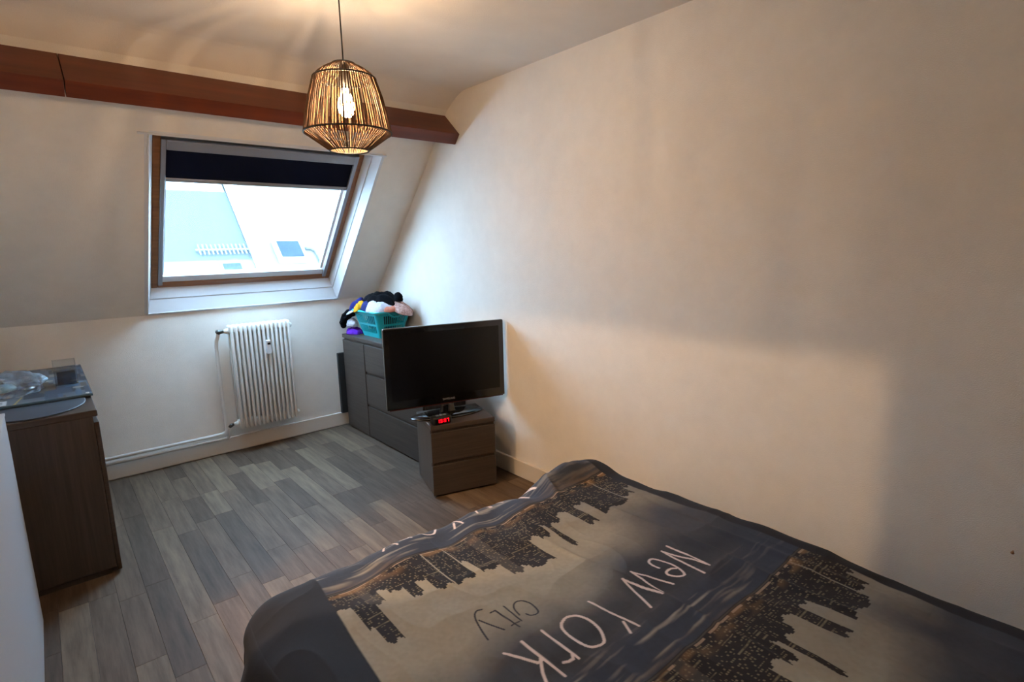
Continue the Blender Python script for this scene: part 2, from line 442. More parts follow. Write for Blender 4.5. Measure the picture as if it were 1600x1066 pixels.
# ------------------------------------------------------------------ radiator with pipes
rad = thing('radiator', 'white column radiator with a heat meter under the roof window', 'radiator', (-.995, -.02, 0))
RX0, RX1, RZ0, RZ1 = -.21, .21, .190, .944
NS = 14
bm = bmesh.new()
w = .0095
add_box(bm, (-.0085, -.127, RZ0), (.0085, -.090, RZ1 - .012), bevel=.007, seg=2)
add_box(bm, (-w, -.060, RZ0 + .03), (w, -.030, RZ1 - .035), bevel=.007, seg=2)
add_box(bm, (-.0148, -.120, RZ1 - .055), (.0148, -.030, RZ1), bevel=.011, seg=3)
add_box(bm, (-.0148, -.108, RZ0 + .012), (.0148, -.030, RZ0 + .06), bevel=.011, seg=3)
bmesh.ops.recalc_face_normals(bm, faces=bm.faces)
sme = bpy.data.meshes.new('radiator_section'); bm.to_mesh(sme); bm.free(); sme.materials.append(M['radiator'])
sme.polygons.foreach_set('use_smooth', [True] * len(sme.polygons))
for k in range(NS):
    o = bpy.data.objects.new('radiator_section', sme); COL.objects.link(o); o.parent = rad
    o.location = (RX0 + .015 + k * .03, 0, 0)
for z in (RZ0 + .035, RZ1 - .04):
    tube('end_cap', [(RX1, -.078, z), (RX1 + .012, -.078, z), (RX1 + .022, -.078, z)], [.02, .018, .010], M['radiator'], rad)
    tube('pipe_union', [(RX0, -.078, z), (RX0 - .012, -.078, z), (RX0 - .03, -.078, z)], [.022, .019, .011], M['radiator'], rad)
v1 = tube('valve', [(RX0 - .028, -.078, RZ1 - .04), (RX0 - .05, -.078, RZ1 - .04), (RX0 - .075, -.078, RZ1 - .042)], [.011, .015, .011], M['chrome'], rad)
tube('valve_body', [(RX0 - .062, -.10, RZ1 - .04), (RX0 - .062, -.055, RZ1 - .04)], .015, M['chrome'], v1)
tube('valve', [(RX0 - .028, -.078, RZ0 + .035), (RX0 - .048, -.078, RZ0 + .032), (RX0 - .062, -.078, RZ0 + .018)], [.010, .014, .010], M['chrome'], rad)
box('bracket', (RX0 + .06, -.04, RZ1 - .2), (RX0 + .08, .0195, RZ1 - .17), M['radiator'], rad)
box('bracket', (RX1 - .08, -.04, RZ1 - .2), (RX1 - .06, .02, RZ1 - .17), M['radiator'], rad)
hm = box('heat_meter', (.018, -.150, .715), (.052, -.124, .815), M['lining'], rad, bevel=.003)
box('display', (.026, -.1515, .783), (.046, -.1495, .798), M['black_plastic'], hm)
tube('supply_pipe', [(RX0 - .062, -.078, RZ0 + .02), (RX0 - .062, -.066, RZ0 - .03), (RX0 - .064, -.05, .135), (RX0 - .068, -.04, .124), (RX0 - .08, -.032, .121), (XL + .995 + .01, -.032, .121)], .0095, M['radiator'], rad)
tube('return_pipe', [(RX0 - .062, -.072, RZ1 - .055), (RX0 - .066, -.05, RZ1 - .085), (RX0 - .072, -.034, RZ1 - .11), (-.285, -.032, .80), (-.285, -.032, .19), (-.289, -.032, .172), (-.298, -.032, .162), (-.315, -.032, .157), (XL + .995 + .01, -.032, .157)], .0115, M['radiator'], rad)

# ------------------------------------------------------------------ right dresser
def shell(parent, x0, x1, y0, y1, z1, bodymat, topmat, top_t=.028, open_side=None):
    pass
dr = thing('chest_of_drawers', 'long grey-brown veneer dresser with one door and three drawers carrying the laundry basket', 'dresser', (-.185, -.68, 0))
dx0, dx1, dy0, dy1 = -.162, .165, -.60, .60
box('carcass', (dx0, dy0, .03), (dx1, dy1, .752), M['veneer_v'], dr, bevel=.002)
box('plinth', (dx0 + .02, dy0 + .01, 0), (dx1, dy1 - .01, .03), M['veneer_v'], dr)
box('top', (dx0 - .018, dy0 - .002, .752), (dx1, dy1 + .002, .780), M['veneer'], dr, bevel=.003)
fx = dx0 - .018
box('grip_recess', (dx0 - .004, dy0 + .01, .722), (dx0 + .001, dy1 - .01, .752), M['veneer_v'], dr)
box('door', (fx, .226, .012), (dx0 - .001, .598, .735), M['veneer'], dr, bevel=.002)
for z0, z1 in ((.527, .735), (.268, .508), (.012, .250)):
    d_ = box('drawer', (fx, -.598, z0), (dx0 - .001, .216, z1), M['veneer'], dr, bevel=.002)
    if z0 < .5: box('grip_recess', (dx0 - .006, -.590, z1), (dx0 - .002, .206, z1 + .018), M['veneer_v'], d_)

# thin dark board between dresser and wall
tag(box('dark_board', (-.400, -.050, .1105), (-.06, -.019, .617), M['darkboard'], bevel=.003), 'thin dark board wedged upright between the long dresser and the window wall', 'board')

# ------------------------------------------------------------------ nightstand
ns = thing('nightstand', 'small grey-brown veneer two-drawer nightstand under the television', 'nightstand')
nth = -.29; ca, sa = math.cos(nth), math.sin(nth)
nw, nd, nh = .398, .33, .437
ncx = -.577 + nw / 2 * ca - nd / 2 * sa; ncy = -1.707 + nw / 2 * sa + nd / 2 * ca
ns.location = (ncx, ncy, 0); ns.rotation_euler = (0, 0, nth)
box('carcass', (-nw / 2 + .001, -nd / 2 + .018, .02), (nw / 2 - .001, nd / 2, nh - .028), M['veneer_v'], ns, bevel=.0015)
box('plinth', (-nw / 2 + .02, -nd / 2 + .03, 0), (nw / 2 - .02, nd / 2 - .01, .02), M['veneer_v'], ns)
box('top', (-nw / 2, -nd / 2, nh - .028), (nw / 2, nd / 2, nh), M['veneer'], ns, bevel=.002)
box('grip_recess', (-nw / 2 + .004, -nd / 2 + .012, nh - .052), (nw / 2 - .004, -nd / 2 + .018, nh - .028), M['veneer_v'], ns)
for z0, z1 in ((.212, nh - .045), (.012, .193)):
    d_ = box('drawer', (-nw / 2, -nd / 2, z0), (nw / 2, -nd / 2 + .017, z1), M['veneer'], ns, bevel=.0015)
    if z0 < .1: box('grip_recess', (-nw / 2 + .004, -nd / 2 + .010, z1), (nw / 2 - .004, -nd / 2 + .0175, z1 + .019), M['veneer_v'], d_)

# ------------------------------------------------------------------ television
def text_mesh(body, size, name, material, parent, loc, rot, extrude=.0004, align='CENTER'):
    c = bpy.data.curves.new(name, 'FONT'); c.body = body; c.size = size; c.extrude = extrude; c.align_x = align; c.align_y = 'CENTER'
    t = bpy.data.objects.new(name + '_c', c); COL.objects.link(t)
    dg = bpy.context.evaluated_depsgraph_get(); dg.update()
    me = bpy.data.meshes.new_from_object(t.evaluated_get(dg))
    bpy.data.objects.remove(t, do_unlink=True)
    me.materials.clear()
    o = link(name, me, material, parent); o.location = loc; o.rotation_euler = rot
    return o
tv = thing('television', 'black flat-screen television standing on the nightstand', 'television', (-.372, -1.575, nh), -.27)
pw, pz0, pz1 = .745, .086, .566
box('bezel', (-pw / 2, -.045, pz0), (pw / 2, -.012, pz1), M['gloss_black'], tv, bevel=.007, seg=3)
box('screen', (-pw / 2 + .033, -.0462, pz0 + .052), (pw / 2 - .033, -.0445, pz1 - .035), M['screen'], tv)
box('lower_trim', (-pw / 2 + .012, -.044, pz0 - .003), (pw / 2 - .012, -.03, pz0 + .001), mat('clear_red_trim', (70, 34, 32), .2), tv)
bm = bmesh.new(); add_box(bm, (-.29, -.013, pz0 + .05), (.27, .032, pz1 - .06), bevel=.018, seg=2)
finish(bm, 'back_housing', M['black_plastic'], tv)
text_mesh('SAMSUNG', .017, 'maker_name', M['silver'], tv, (.0, -.0458, pz0 + .026), (math.pi / 2, 0, 0))
nk = bmesh.new(); add_lathe(nk, [(0, .012), (.06, .012), (.05, .03), (.042, .06), (.04, .10), (0, .10)], 24, 0, -.008, 1, .45)
finish(nk, 'stand_neck', M['gloss_black'], tv, smooth=True)
lathe('stand_base', [(0, 0), (.97, 0), (1, .004), (1, .008), (.97, .012), (.5, .019), (0, .021)], M['gloss_black'], tv, seg=48, sx=.232, sy=.095)

# ------------------------------------------------------------------ alarm clock
def nloc(a, b, z): return (-.577 + a * ca - b * sa, -1.707 + a * sa + b * ca, z)
ck = thing('alarm_clock', 'small black digital alarm clock with red figures on the nightstand', 'clock', nloc(.072, .034, nh), nth + .12); ck.scale = (1.15, 1.15, 1.15)
box('case', (-.052, -.026, 0), (.052, .026, .044), M['black_plastic'], ck, bevel=.012, seg=3, smooth=True)
box('display_window', (-.040, -.0275, .008), (.040, -.024, .036), M['gloss_black'], ck, bevel=.002)
for bx in (-.020, 0, .020): box('button', (bx - .007, -.010, .0425), (bx + .007, .004, .047), M['silver'], ck, bevel=.001)
SEG = {'1': 'bc', '5': 'afgcd', '3': 'abgcd', '7': 'abc'}
def digit(ch, x, w=.0105, h=.018, z=.013, t=.0026):
    b = bmesh.new(); y0, y1 = -.0290, -.0270
    R_ = {'a': (0, h - t, w, h), 'd': (0, 0, w, t), 'g': (0, h / 2 - t / 2, w, h / 2 + t / 2), 'b': (w - t, h / 2, w, h), 'c': (w - t, 0, w, h / 2), 'f': (0, h / 2, t, h), 'e': (0, 0, t, h / 2)}
    for s in SEG[ch]:
        q = R_[s]; add_box(b, (x + q[0], y0, z + q[1]), (x + q[2], y1, z + q[3]))
    finish(b, 'digit', M['red_led'], ck)
for ch, x in zip('1537', (-.030, -.014, .006, .022)): digit(ch, x)
b = bmesh.new()
for z in (.018, .026): add_box(b, (.0005, -.029, z - .0012), (.0032, -.027, z + .0012))
finish(b, 'colon', M['red_led'], ck)

# ------------------------------------------------------------------ laundry basket and clothes
bk = thing('laundry_basket', 'turquoise plastic laundry basket with slotted sides full of clothes on the long dresser', 'basket', (-.168, -.405, .780))
RXh, RYh, BXh, BYh, BH = .152, .215, .100, .150, .200     # rim / base half sizes, height
def rrect(hx, hy, r, n=6):
    pts = []
    for cx, cy, a0 in ((hx - r, hy - r, 0), (-hx + r, hy - r, 90), (-hx + r, -hy + r, 180), (hx - r, -hy + r, 270)):
        for k in range(n + 1):
            a = math.radians(a0 + 90 * k / n); pts.append((cx + r * math.cos(a), cy + r * math.sin(a)))
    return pts
def bsize(t): return lerp(BXh, RXh, t), lerp(BYh, RYh, t), lerp(.035, .05, t)
bm = bmesh.new()
lv = [0, .10, .18, .46, .54, .86, 1.0]
def bring(t, off=0):
    hx, hy, r = bsize(t); return [bm.verts.new((x, y, BH * t)) for x, y in rrect(hx + off, hy + off, r)]
outer = [bring(t) for t in lv]; inner = [bring(t, -.004) for t in lv]
n = len(outer[0])
for i in range(len(lv) - 1):
    slot_band = i in (2, 4)
    for k in range(n):
        k2 = (k + 1) % n
        long_edge = ((k + 1) % 7 == 0)         # the straight runs between corner arcs
        if slot_band and long_edge:
            L = 1.0; ns_ = 11
            a0, a1, b0, b1 = outer[i][k].co, outer[i][k2].co, outer[i + 1][k].co, outer[i + 1][k2].co
            c0, c1, d0, d1 = inner[i][k].co, inner[i][k2].co, inner[i + 1][k].co, inner[i + 1][k2].co
            for q in range(ns_ + 1):           # ribs between the slots
                u0, u1 = (q - .17) / ns_, (q + .17) / ns_
                u0, u1 = max(0, u0), min(1, u1)
                vs_ = [bm.verts.new(p) for p in (a0.lerp(a1, u0), a0.lerp(a1, u1), b0.lerp(b1, u1), b0.lerp(b1, u0), c0.lerp(c1, u0), c0.lerp(c1, u1), d0.lerp(d1, u1), d0.lerp(d1, u0))]
                for f in ((0, 1, 2, 3), (7, 6, 5, 4), (0, 3, 7, 4), (1, 5, 6, 2)): bm.faces.new([vs_[j] for j in f])
            bm.faces.new((outer[i][k], outer[i][k2], inner[i][k2], inner[i][k])); bm.faces.new((outer[i + 1][k], inner[i + 1][k], inner[i + 1][k2], outer[i + 1][k2]))
        else:
            bm.faces.new((outer[i][k], outer[i][k2], outer[i + 1][k2], outer[i + 1][k])); bm.faces.new((inner[i][k2], inner[i][k], inner[i + 1][k], inner[i + 1][k2]))
bm.faces.new(outer[0][::-1]); bm.faces.new(inner[0])
finish(bm, 'basket_body', M['turq'], bk)
hx, hy, r = bsize(1.0)
bm = bmesh.new(); add_tube(bm, [(x, y, BH) for x, y in rrect(hx + .004, hy + .004, r)], .009, 8, closed=True)
finish(bm, 'rim', M['turq'], bk, smooth=True)
bm = bmesh.new()
add_tube(bm, [(-.062, -RYh - .004, BH), (-.05, -RYh - .010, BH - .022), (-.025, -RYh - .010, BH - .036), (.025, -RYh - .010, BH - .036), (.05, -RYh - .010, BH - .022), (.062, -RYh - .004, BH)], .007, 8)
finish(bm, 'handle', M['turq'], bk, smooth=True)

def cloth_mat(name, rgb, amt=.15, sc=60): return mat(name, rgb, .95, spec=.06, noise=((sc, sc, sc), amt, 4), bump=(90, .5, .004), sheen=.03)
def garment(name, label, cat, loc, size, rgb, rot=(0, 0, 0), seed=1, amp=.16, freq=2.6, sag=.0, group='clothes heaped in and around the laundry basket', sub=4, m_=None):
    bm = bmesh.new(); bmesh.ops.create_icosphere(bm, subdivisions=sub, radius=1)
    from mathutils import noise as mn
    off = Vector((seed * 13.7, seed * 7.1, seed * 3.3))
    for v in bm.verts:
        p = v.co.copy()
        d = mn.noise(p * freq + off) * amp + abs(mn.noise(p * freq * 2.1 + off)) * amp * .8 - amp * .2
        fold = math.sin((p.x * 3 + p.y * 5 + mn.noise(p * 1.5 + off) * 4) * 2.2) * amp * .25
        q = p * (1 + d + fold)
        if q.z < -.35: q.z = -.35 + (q.z + .35) * .3
        q.z -= sag * (p.x * p.x + p.y * p.y)
        v.co = Vector((q.x * size[0], q.y * size[1], q.z * size[2]))
    o = finish(bm, name, m_ or cloth_mat(name + '_fabric', rgb), smooth=True)
    o.location = loc; o.rotation_euler = rot
    return tag(o, label, cat, group)
from mathutils import noise as mn
def mound(x, y):
    dx, dy = (x + .165) / .185, (y + .43) / .275
    q = dx * dx + dy * dy
    h_ = .985 + .080 * (1 - q) if q < 1 else .985 - .10 * (math.sqrt(q) - 1)
    return h_ - .008 * max(0, (-.52 - y)) / .1
def drape(name, label, cx, cy, a, b, rot, lay, rgb, seed, amp=.012, fr=14, m_=None, base=mound, sub=0., ex=3.5):
    """a crumpled cloth lying over the pile: closed sheet with thickness and folds"""
    bm = bmesh.new(); NR_, NT = 16, 56
    off = Vector((seed * 3.1, seed * 1.7, seed * .9)); tops, bots = [], []
    cr, sr = math.cos(rot), math.sin(rot)
    for i in range(NR_ + 1):
        rho = i / NR_; rt, rb = [], []
        for k in range(NT if i else 1):
            th = 2 * math.pi * k / NT
            wob = 1 + .22 * mn.noise(Vector((math.cos(th) * 1.3, math.sin(th) * 1.3, 0)) + off) + .08 * mn.noise(Vector((math.cos(th) * 4, math.sin(th) * 4, 2)) + off)
            u, v = a * rho * wob * math.cos(th), b * rho * wob * math.sin(th)
            x, y = cx + u * cr - v * sr, cy + u * sr + v * cr
            g = base(x, y); p = Vector((x, y, 0))
            f = mn.noise(p * fr + off) + .6 * abs(mn.noise(p * fr * 2 + off)) + .35 * math.sin(x * fr * 5 + y * fr * 3 + 4 * mn.noise(p * fr * .6 + off))
            t = math.sqrt(max(0, 1 - rho ** ex))
            rt.append(bm.verts.new((x, y, g + (lay + amp * f) * t - .003 * (1 - t)))); rb.append(bm.verts.new((x, y, g - .008 - sub * (1 - rho ** 3))))
        tops.append(rt); bots.append(rb)
    for R_ in (tops, bots):
        for i in range(NR_):
            A, B = R_[i], R_[i + 1]
            for k in range(NT):
                q = (A[k % len(A)], B[k], B[(k + 1) % NT], A[(k + 1) % len(A)])
                bm.faces.new(q if len(A) > 1 else q[:3])
    for k in range(NT): bm.faces.new((tops[-1][k], bots[-1][k], bots[-1][(k + 1) % NT], tops[-1][(k + 1) % NT]))
    o = finish(bm, name, m_ or cloth_mat(name + '_fabric', rgb), smooth=True)
    return tag(o, label, 'clothes', 'clothes heaped in and around the laundry basket')
garment('folded_clothes', 'dark clothes filling the turquoise basket behind its slots', 'clothes', (-.168, -.405, .905), (.100, .150, .155), (52, 54, 70), seed=3, amp=.04)
drape('bed_linen', 'pale bundle of linen at the bottom of the heap in the basket', -.168, -.42, .145, .215, 0, .012, (180, 174, 180), 2, .010)
drape('white_garment', 'white fleecy garment spilling over the basket rim below the black one', -.250, -.525, .085, .120, .25, .030, (184, 180, 190), 5, .014)
drape('floral_garment', 'pink and beige patterned garment draped over the basket edge by the wall', -.110, -.600, .100, .105, .2, .034, None, 22, .016, m_=mat('floral_fabric', (214, 184, 176), .95, noise=((70, 70, 70), .3, 3, (150, 106, 102)), bump=(90, .5, .004)))
drape('peach_garment', 'peach coloured cloth bunched at the basket handle', -.190, -.628, .070, .030, 0, .016, (200, 128, 108), 24, .010)
drape('black_garment', 'fluffy black garment lying on top of the laundry pile', -.190, -.475, .100, .165, .12, .058, (9, 9, 13), 9, .016, 20)
garment('black_sleeve_end', 'short black sleeve end standing up from the laundry pile by the wall', 'clothes', (-.130, -.612, 1.080), (.028, .040, .046), (9, 9, 13), (.2, 0, .4), seed=10, amp=.12, sub=3)
drape('black_strap', 'narrow black cloth strap across the laundry pile towards the window wall', -.225, -.315, .045, .085, -.1, .052, (18, 18, 26), 12, .008)
drape('navy_garment', 'rolled navy blue garment hanging over the far end of the basket', -.272, -.190, .060, .080, .1, .072, (44, 46, 112), 14, .008, 9)
drape('white_cloth', 'small white cloth under the navy garment at the basket rim', -.296, -.185, .055, .080, .1, .014, (196, 194, 200), 16, .006)
drape('mustard_garment', 'crumpled mustard yellow garment at the basket rim', -.308, -.300, .034, .055, .2, .040, (206, 150, 40), 18, .022, 26, ex=2.)
drape('denim_garment', 'dark blue garment poking out along the basket rim below the mustard one', -.305, -.440, .030, .080, .05, .030, (40, 44, 92), 20, .010)
flat = lambda x, y: .789
drape('purple_cloth', 'crumpled purple cloth lying on the dresser beside the basket', -.290, -.150, .058, .085, .1, .040, (100, 44, 176), 26, .026, 20, base=flat, ex=1.6)
garment('white_shirt', 'white shirt bundle between the black sleeve and the purple cloth', 'clothes', (-.300, -.150, .860), (.040, .058, .046), (196, 194, 204), (0, 0, .1), seed=30, amp=.12)
bm = bmesh.new()
pts = [(-.285, -.195, .965), (-.315, -.150, .950), (-.335, -.105, .915), (-.340, -.070, .865), (-.330, -.055, .835)]
add_tube(bm, pts, [.030, .036, .034, .030, .022], 14)
for k in range(2): bmesh.ops.subdivide_edges(bm, edges=bm.edges[:], cuts=1, use_grid_fill=True)
for v in bm.verts: v.co += Vector((mn.noise(v.co * 40), mn.noise(v.co * 40 + Vector((5, 0, 0))), mn.noise(v.co * 40 + Vector((0, 7, 0))))) * .010
tag(finish(bm, 'black_sleeve', cloth_mat('black_sleeve_fabric', (9, 9, 13)), smooth=True), 'black sleeve hanging from the basket rim beside the white shirt', 'clothes', 'clothes heaped in and around the laundry basket')

# ------------------------------------------------------------------ left dresser with its things
ld = thing('chest_of_drawers', 'dark veneer dresser with a glass picture, a plastic bag and a tray on its top', 'dresser', (-2.285, -.700, 0))
lx0, lx1, ly0, ly1 = -.235, .220, -.628, .620
box('carcass', (lx0, ly0, .03), (lx1, ly1, .752), M['veneer_v'], ld, bevel=.002)
box('plinth', (lx0 + .01, ly0 + .012, 0), (lx1 - .02, ly1 - .01, .03), M['veneer_v'], ld)
box('top', (lx0, ly0 - .002, .752), (lx1 + .018, ly1 + .002, .780), M['veneer'], ld, bevel=.003)
box('door', (lx1 + .001, ly0 + .001, .012), (lx1 + .019, -.235, .725), M['veneer'], ld, bevel=.002)
for z0, z1 in ((.527, .725), (.268, .508), (.012, .250)):
    box('drawer', (lx1 + .001, -.226, z0), (lx1 + .019, ly1 - .002, z1), M['veneer'], ld, bevel=.002)

tr = thing('oval_tray', 'flat grey oval tray under the glass picture on the dark dresser', 'tray', (-2.262, -1.085, .780))
lathe('tray_plate', [(0, 0), (.93, 0), (1, .003), (1, .0055), (.97, .007), (.0, .006)], mat('tray_grey', (54, 62, 74), .5), tr, seg=48, sx=.19, sy=.235)

# printed glass picture lying flat: city print with street colours
def printed_grid(name, nx, ny_, fpos, fcol, material, parent=None):
    xs = np.linspace(0, 1, nx); ys = np.linspace(0, 1, ny_)
    X, Y = np.meshgrid(xs, ys)
    P = fpos(X, Y).reshape(-1, 3); Cc = fcol(X, Y).reshape(-1, 3)
    idx = np.arange(nx * ny_).reshape(ny_, nx)
    q = np.stack([idx[:-1, :-1], idx[:-1, 1:], idx[1:, 1:], idx[1:, :-1]], -1).reshape(-1, 4)
    me = bpy.data.meshes.new(name)
    me.vertices.add(len(P)); me.vertices.foreach_set('co', P.astype(np.float32).ravel())
    me.loops.add(q.size); me.loops.foreach_set('vertex_index', q.astype(np.int32).ravel())
    me.polygons.add(len(q)); me.polygons.foreach_set('loop_start', np.arange(0, q.size, 4, dtype=np.int32))
    me.update(calc_edges=True); me.validate()
    at = me.color_attributes.new('print', 'FLOAT_COLOR', 'POINT')
    rgba = np.concatenate([Cc, np.ones((len(Cc), 1))], 1).astype(np.float32)
    at.data.foreach_set('color', rgba.ravel())
    return link(name, me, material, parent, smooth=True)
LIN = lambda c: np.array(lin(c))
gp = thing('glass_picture', 'glass city picture lying flat on the dark dresser with corner studs', 'picture', (-2.245, -.565, .787))
box('glass_slab', (-.225, -.475, 0), (.205, .475, .012), mat('picture_glass_edge', (70, 92, 104), .15, coat=.4), gp, bevel=.002)
def pic_col(X, Y):
    c = np.zeros(X.shape + (3,)); c[:] = LIN((84, 92, 102))
    r = np.random.default_rng(5)
    pal = [(34, 40, 54), (118, 112, 106), (84, 74, 62), (26, 26, 34), (84, 104, 122), (140, 136, 130), (48, 60, 78), (60, 84, 108)]
    for k in range(120):
        a, b = r.uniform(-.1, 1, 2); w_, h_ = r.uniform(.03, .2), r.uniform(.03, .25)
        c[(X > a) & (X < a + w_) & (Y > b) & (Y < b + h_)] = LIN(pal[r.integers(len(pal))])
    c[(X > .86) & (X < .92) & (Y > .35) & (Y < .40)] = LIN((180, 150, 60))
    c[(abs(X - .34 - Y * .35) < .008) & (Y < .16)] = LIN((176, 150, 70))
    c[(X > .10) & (X < .28) & (Y > .015) & (Y < .12)] = LIN((196, 200, 206))
    c[(X > .14) & (X < .26) & (Y > .03) & (Y < .10) & (np.sin(X * 90) > .2) & (np.sin(Y * 160) > 0)] = LIN((70, 78, 92))
    return c
printed_grid('print', 90, 160, lambda X, Y: np.stack([-.222 + X * .424, -.472 + Y * .944, X * 0 + .0125], -1), pic_col, attr_mat('glass_print', .5), gp)
for x, y in ((.185, -.455), (.185, .455), (-.2, -.455), (-.2, .455)):
    lathe('corner_stud', [(0, .018), (.006, .017), (.009, .0122), (0, .0122)], M['lining'], gp, seg=12, loc=(x, y, 0))
for x, y in ((.17, -.44), (.17, .44), (-.19, -.44), (-.19, .44)):
    box('foot', (x - .012, y - .012, -.0005), (x + .012, y + .012, .0005), M['black_plastic'], gp)

# clear acrylic organiser with a dark card in it
ac = thing('acrylic_box', 'clear acrylic box with a dark card in it standing on the glass picture', 'box', (-2.125, -.690, .8000))
acm = clear_mat('acrylic', (.90, .93, .95), .14, .05)
w2, d2, h2 = .046, .032, .125
for a, b2 in (((-w2, -d2, 0), (w2, -d2 + .003, h2 * .66)), ((-w2, d2 - .003, 0), (w2, d2, h2)), ((-w2, -d2, 0), (-w2 + .003, d2, h2)), ((w2 - .003, -d2, 0), (w2, d2, h2)), ((-w2, -d2, 0), (w2, d2, .003)), ((-w2, -d2, h2 * .64), (w2, d2, h2 * .66))):
    box('acrylic_panel', a, b2, acm, ac)
tag(box('dark_card', (-2.125 - .036, -.690 - .018, .8035), (-2.125 + .040, -.690 + .012, .868), mat('dark_card_print', (22, 22, 28), .4, noise=((30, 30, 30), .5, 2)), bevel=.001), 'dark card packet standing inside the clear acrylic box', 'card')

# plastic bag with small goods
bagm = clear_mat('bag_film', (.88, .92, .96), .22, .12, .22, (.75, .82, .9))
gb = bmesh.new(); bmesh.ops.create_icosphere(gb, subdivisions=4, radius=1)
from mathutils import noise as mnoise
for v in gb.verts:
    p = v.co.copy(); d = mnoise.noise(p * 2.7 + Vector((4, 2, 9))) * .22 + abs(mnoise.noise(p * 6 + Vector((1, 5, 2)))) * .22
    q = p * (1 + d - .12)
    q.z = max(q.z, -.3 + .03 * mnoise.noise(p * 9))
    v.co = Vector((q.x * .135, q.y * .17, (q.z + .3) * .078))
bag = finish(gb, 'plastic_bag', bagm, smooth=False); bag.location = (-2.335, -.700, .8005)
tag(bag, 'crumpled clear plastic bag with small goods lying on the glass picture', 'bag')
def pouch(name, label, loc, size, rgb, seed):
    o = garment(name, label, 'packet', loc, size, rgb, seed=seed, amp=.1, sub=3, group='packets inside the clear plastic bag', m_=mat(name + '_film', rgb, .35)); return o
pouch('brown_packet', 'shiny dark brown packet inside the clear plastic bag', (-2.275, -.735, .822), (.045, .05, .022), (62, 42, 40), 41)
pouch('pale_packet', 'pale blue-green packet inside the clear plastic bag', (-2.365, -.745, .824), (.05, .06, .024), (140, 168, 172), 43)

# ------------------------------------------------------------------ pendant lamp
lampx, lampy = -1.230, -2.303
lp_ = thing('pendant_lamp', 'lit pendant lamp with a woven dark rope shade hanging from the ceiling', 'lamp', (lampx, lampy, H))
zt = 2.112 - H
lathe('ceiling_rose', [(0, 0), (.045, 0), (.045, -.012), (.02, -.03), (0, -.03)], M['cord'], lp_)
tube('cord', [(0, 0, -.02), (0, 0, zt - .07)], .0028, M['cord'], lp_, sides=8)
lathe('bulb_holder', [(0, zt + .01), (.012, zt + .005), (.018, zt - .02), (.019, zt - .085), (0, zt - .085)], M['cord'], lp_, seg=16)
lathe('bulb', [(0, zt - .08), (.013, zt - .08), (.016, zt - .098), (.026, zt - .122), (.0305, zt - .145), (.027, zt - .166), (.015, zt - .180), (0, zt - .183)], M['bulb'], lp_, seg=20)
rings = [(.040, zt), (.111, zt - .050), (.157, zt - .238), (.0695, zt - .300)]
frame_bm = bmesh.new()
for r_, z_ in rings:
    add_tube(frame_bm, [(r_ * math.cos(2 * math.pi * k / 40), r_ * math.sin(2 * math.pi * k / 40), z_) for k in range(40)], .0035, 6, closed=True)
for k in range(6):
    a = math.pi * k / 3; add_tube(frame_bm, [(r_ * math.cos(a) * .985, r_ * math.sin(a) * .985, z_) for r_, z_ in rings], .002, 5)
for k in range(3):
    a = math.pi * 2 * k / 3; add_tube(frame_bm, [(.012 * math.cos(a), .012 * math.sin(a), zt - .003), (.040 * math.cos(a), .040 * math.sin(a), zt)], .002, 5)
fr = finish(frame_bm, 'shade_frame', M['cord'], lp_, smooth=True)
wv = bmesh.new()
NR = 88
for k in range(NR):
    a0 = 2 * math.pi * (k + random.uniform(-.22, .22)) / NR
    tw = random.uniform(-.02, .02)
    for (r1, z1), (r2, z2), rad_ in ((rings[0], rings[1], .0016), (rings[1], rings[2], .0023), (rings[2], rings[3], .0021)):
        n_ = 3
        pts = []
        for q in range(n_ + 1):
            t = q / n_; r_ = lerp(r1, r2, t) * (1 + .006 * math.sin(t * 9 + k)); a = a0 + tw * t
            bul = (.005 if r1 > .1 else .010) * math.sin(math.pi * t) if r1 < r2 else 0
            pts.append(((r_ + bul) * math.cos(a), (r_ + bul) * math.sin(a), lerp(z1, z2, t)))
        add_tube(wv, pts, rad_, 5, caps=False)
wo_ = finish(wv, 'rope_weave', M['rope'], lp_, smooth=True); wo_['kind'] = 'stuff'
bl_ = bpy.data.lights.new('bulb_light', 'POINT'); bl_.energy = 21; bl_.color = (1, .70, .42); bl_.shadow_soft_size = .038
blo = bpy.data.objects.new('bulb_light', bl_); COL.objects.link(blo); blo.location = (lampx, lampy, 2.112 - .14)

# ------------------------------------------------------------------ bed
bed = thing('bed', 'double bed with a dark frame under the printed duvet beside the wall', 'bed', (-1.12, -3.80, 0))
box('bed_frame', (-.66, -1.06, .14), (.66, 1.02, .24), M['bedwood'], bed, bevel=.008)
box('mattress', (-.655, -1.05, .24), (.645, 1.01, .455), M['mattress'], bed, bevel=.04, seg=3)
for x in (-.60, .60):
    for y in (-1.0, .95): box('leg', (x - .03, y - .03, 0), (x + .03, y + .03, .14), M['bedwood'], bed)
box('headboard', (-.68, -1.10, .0), (.68, -1.06, .95), M['bedwood'], bed, bevel=.01)

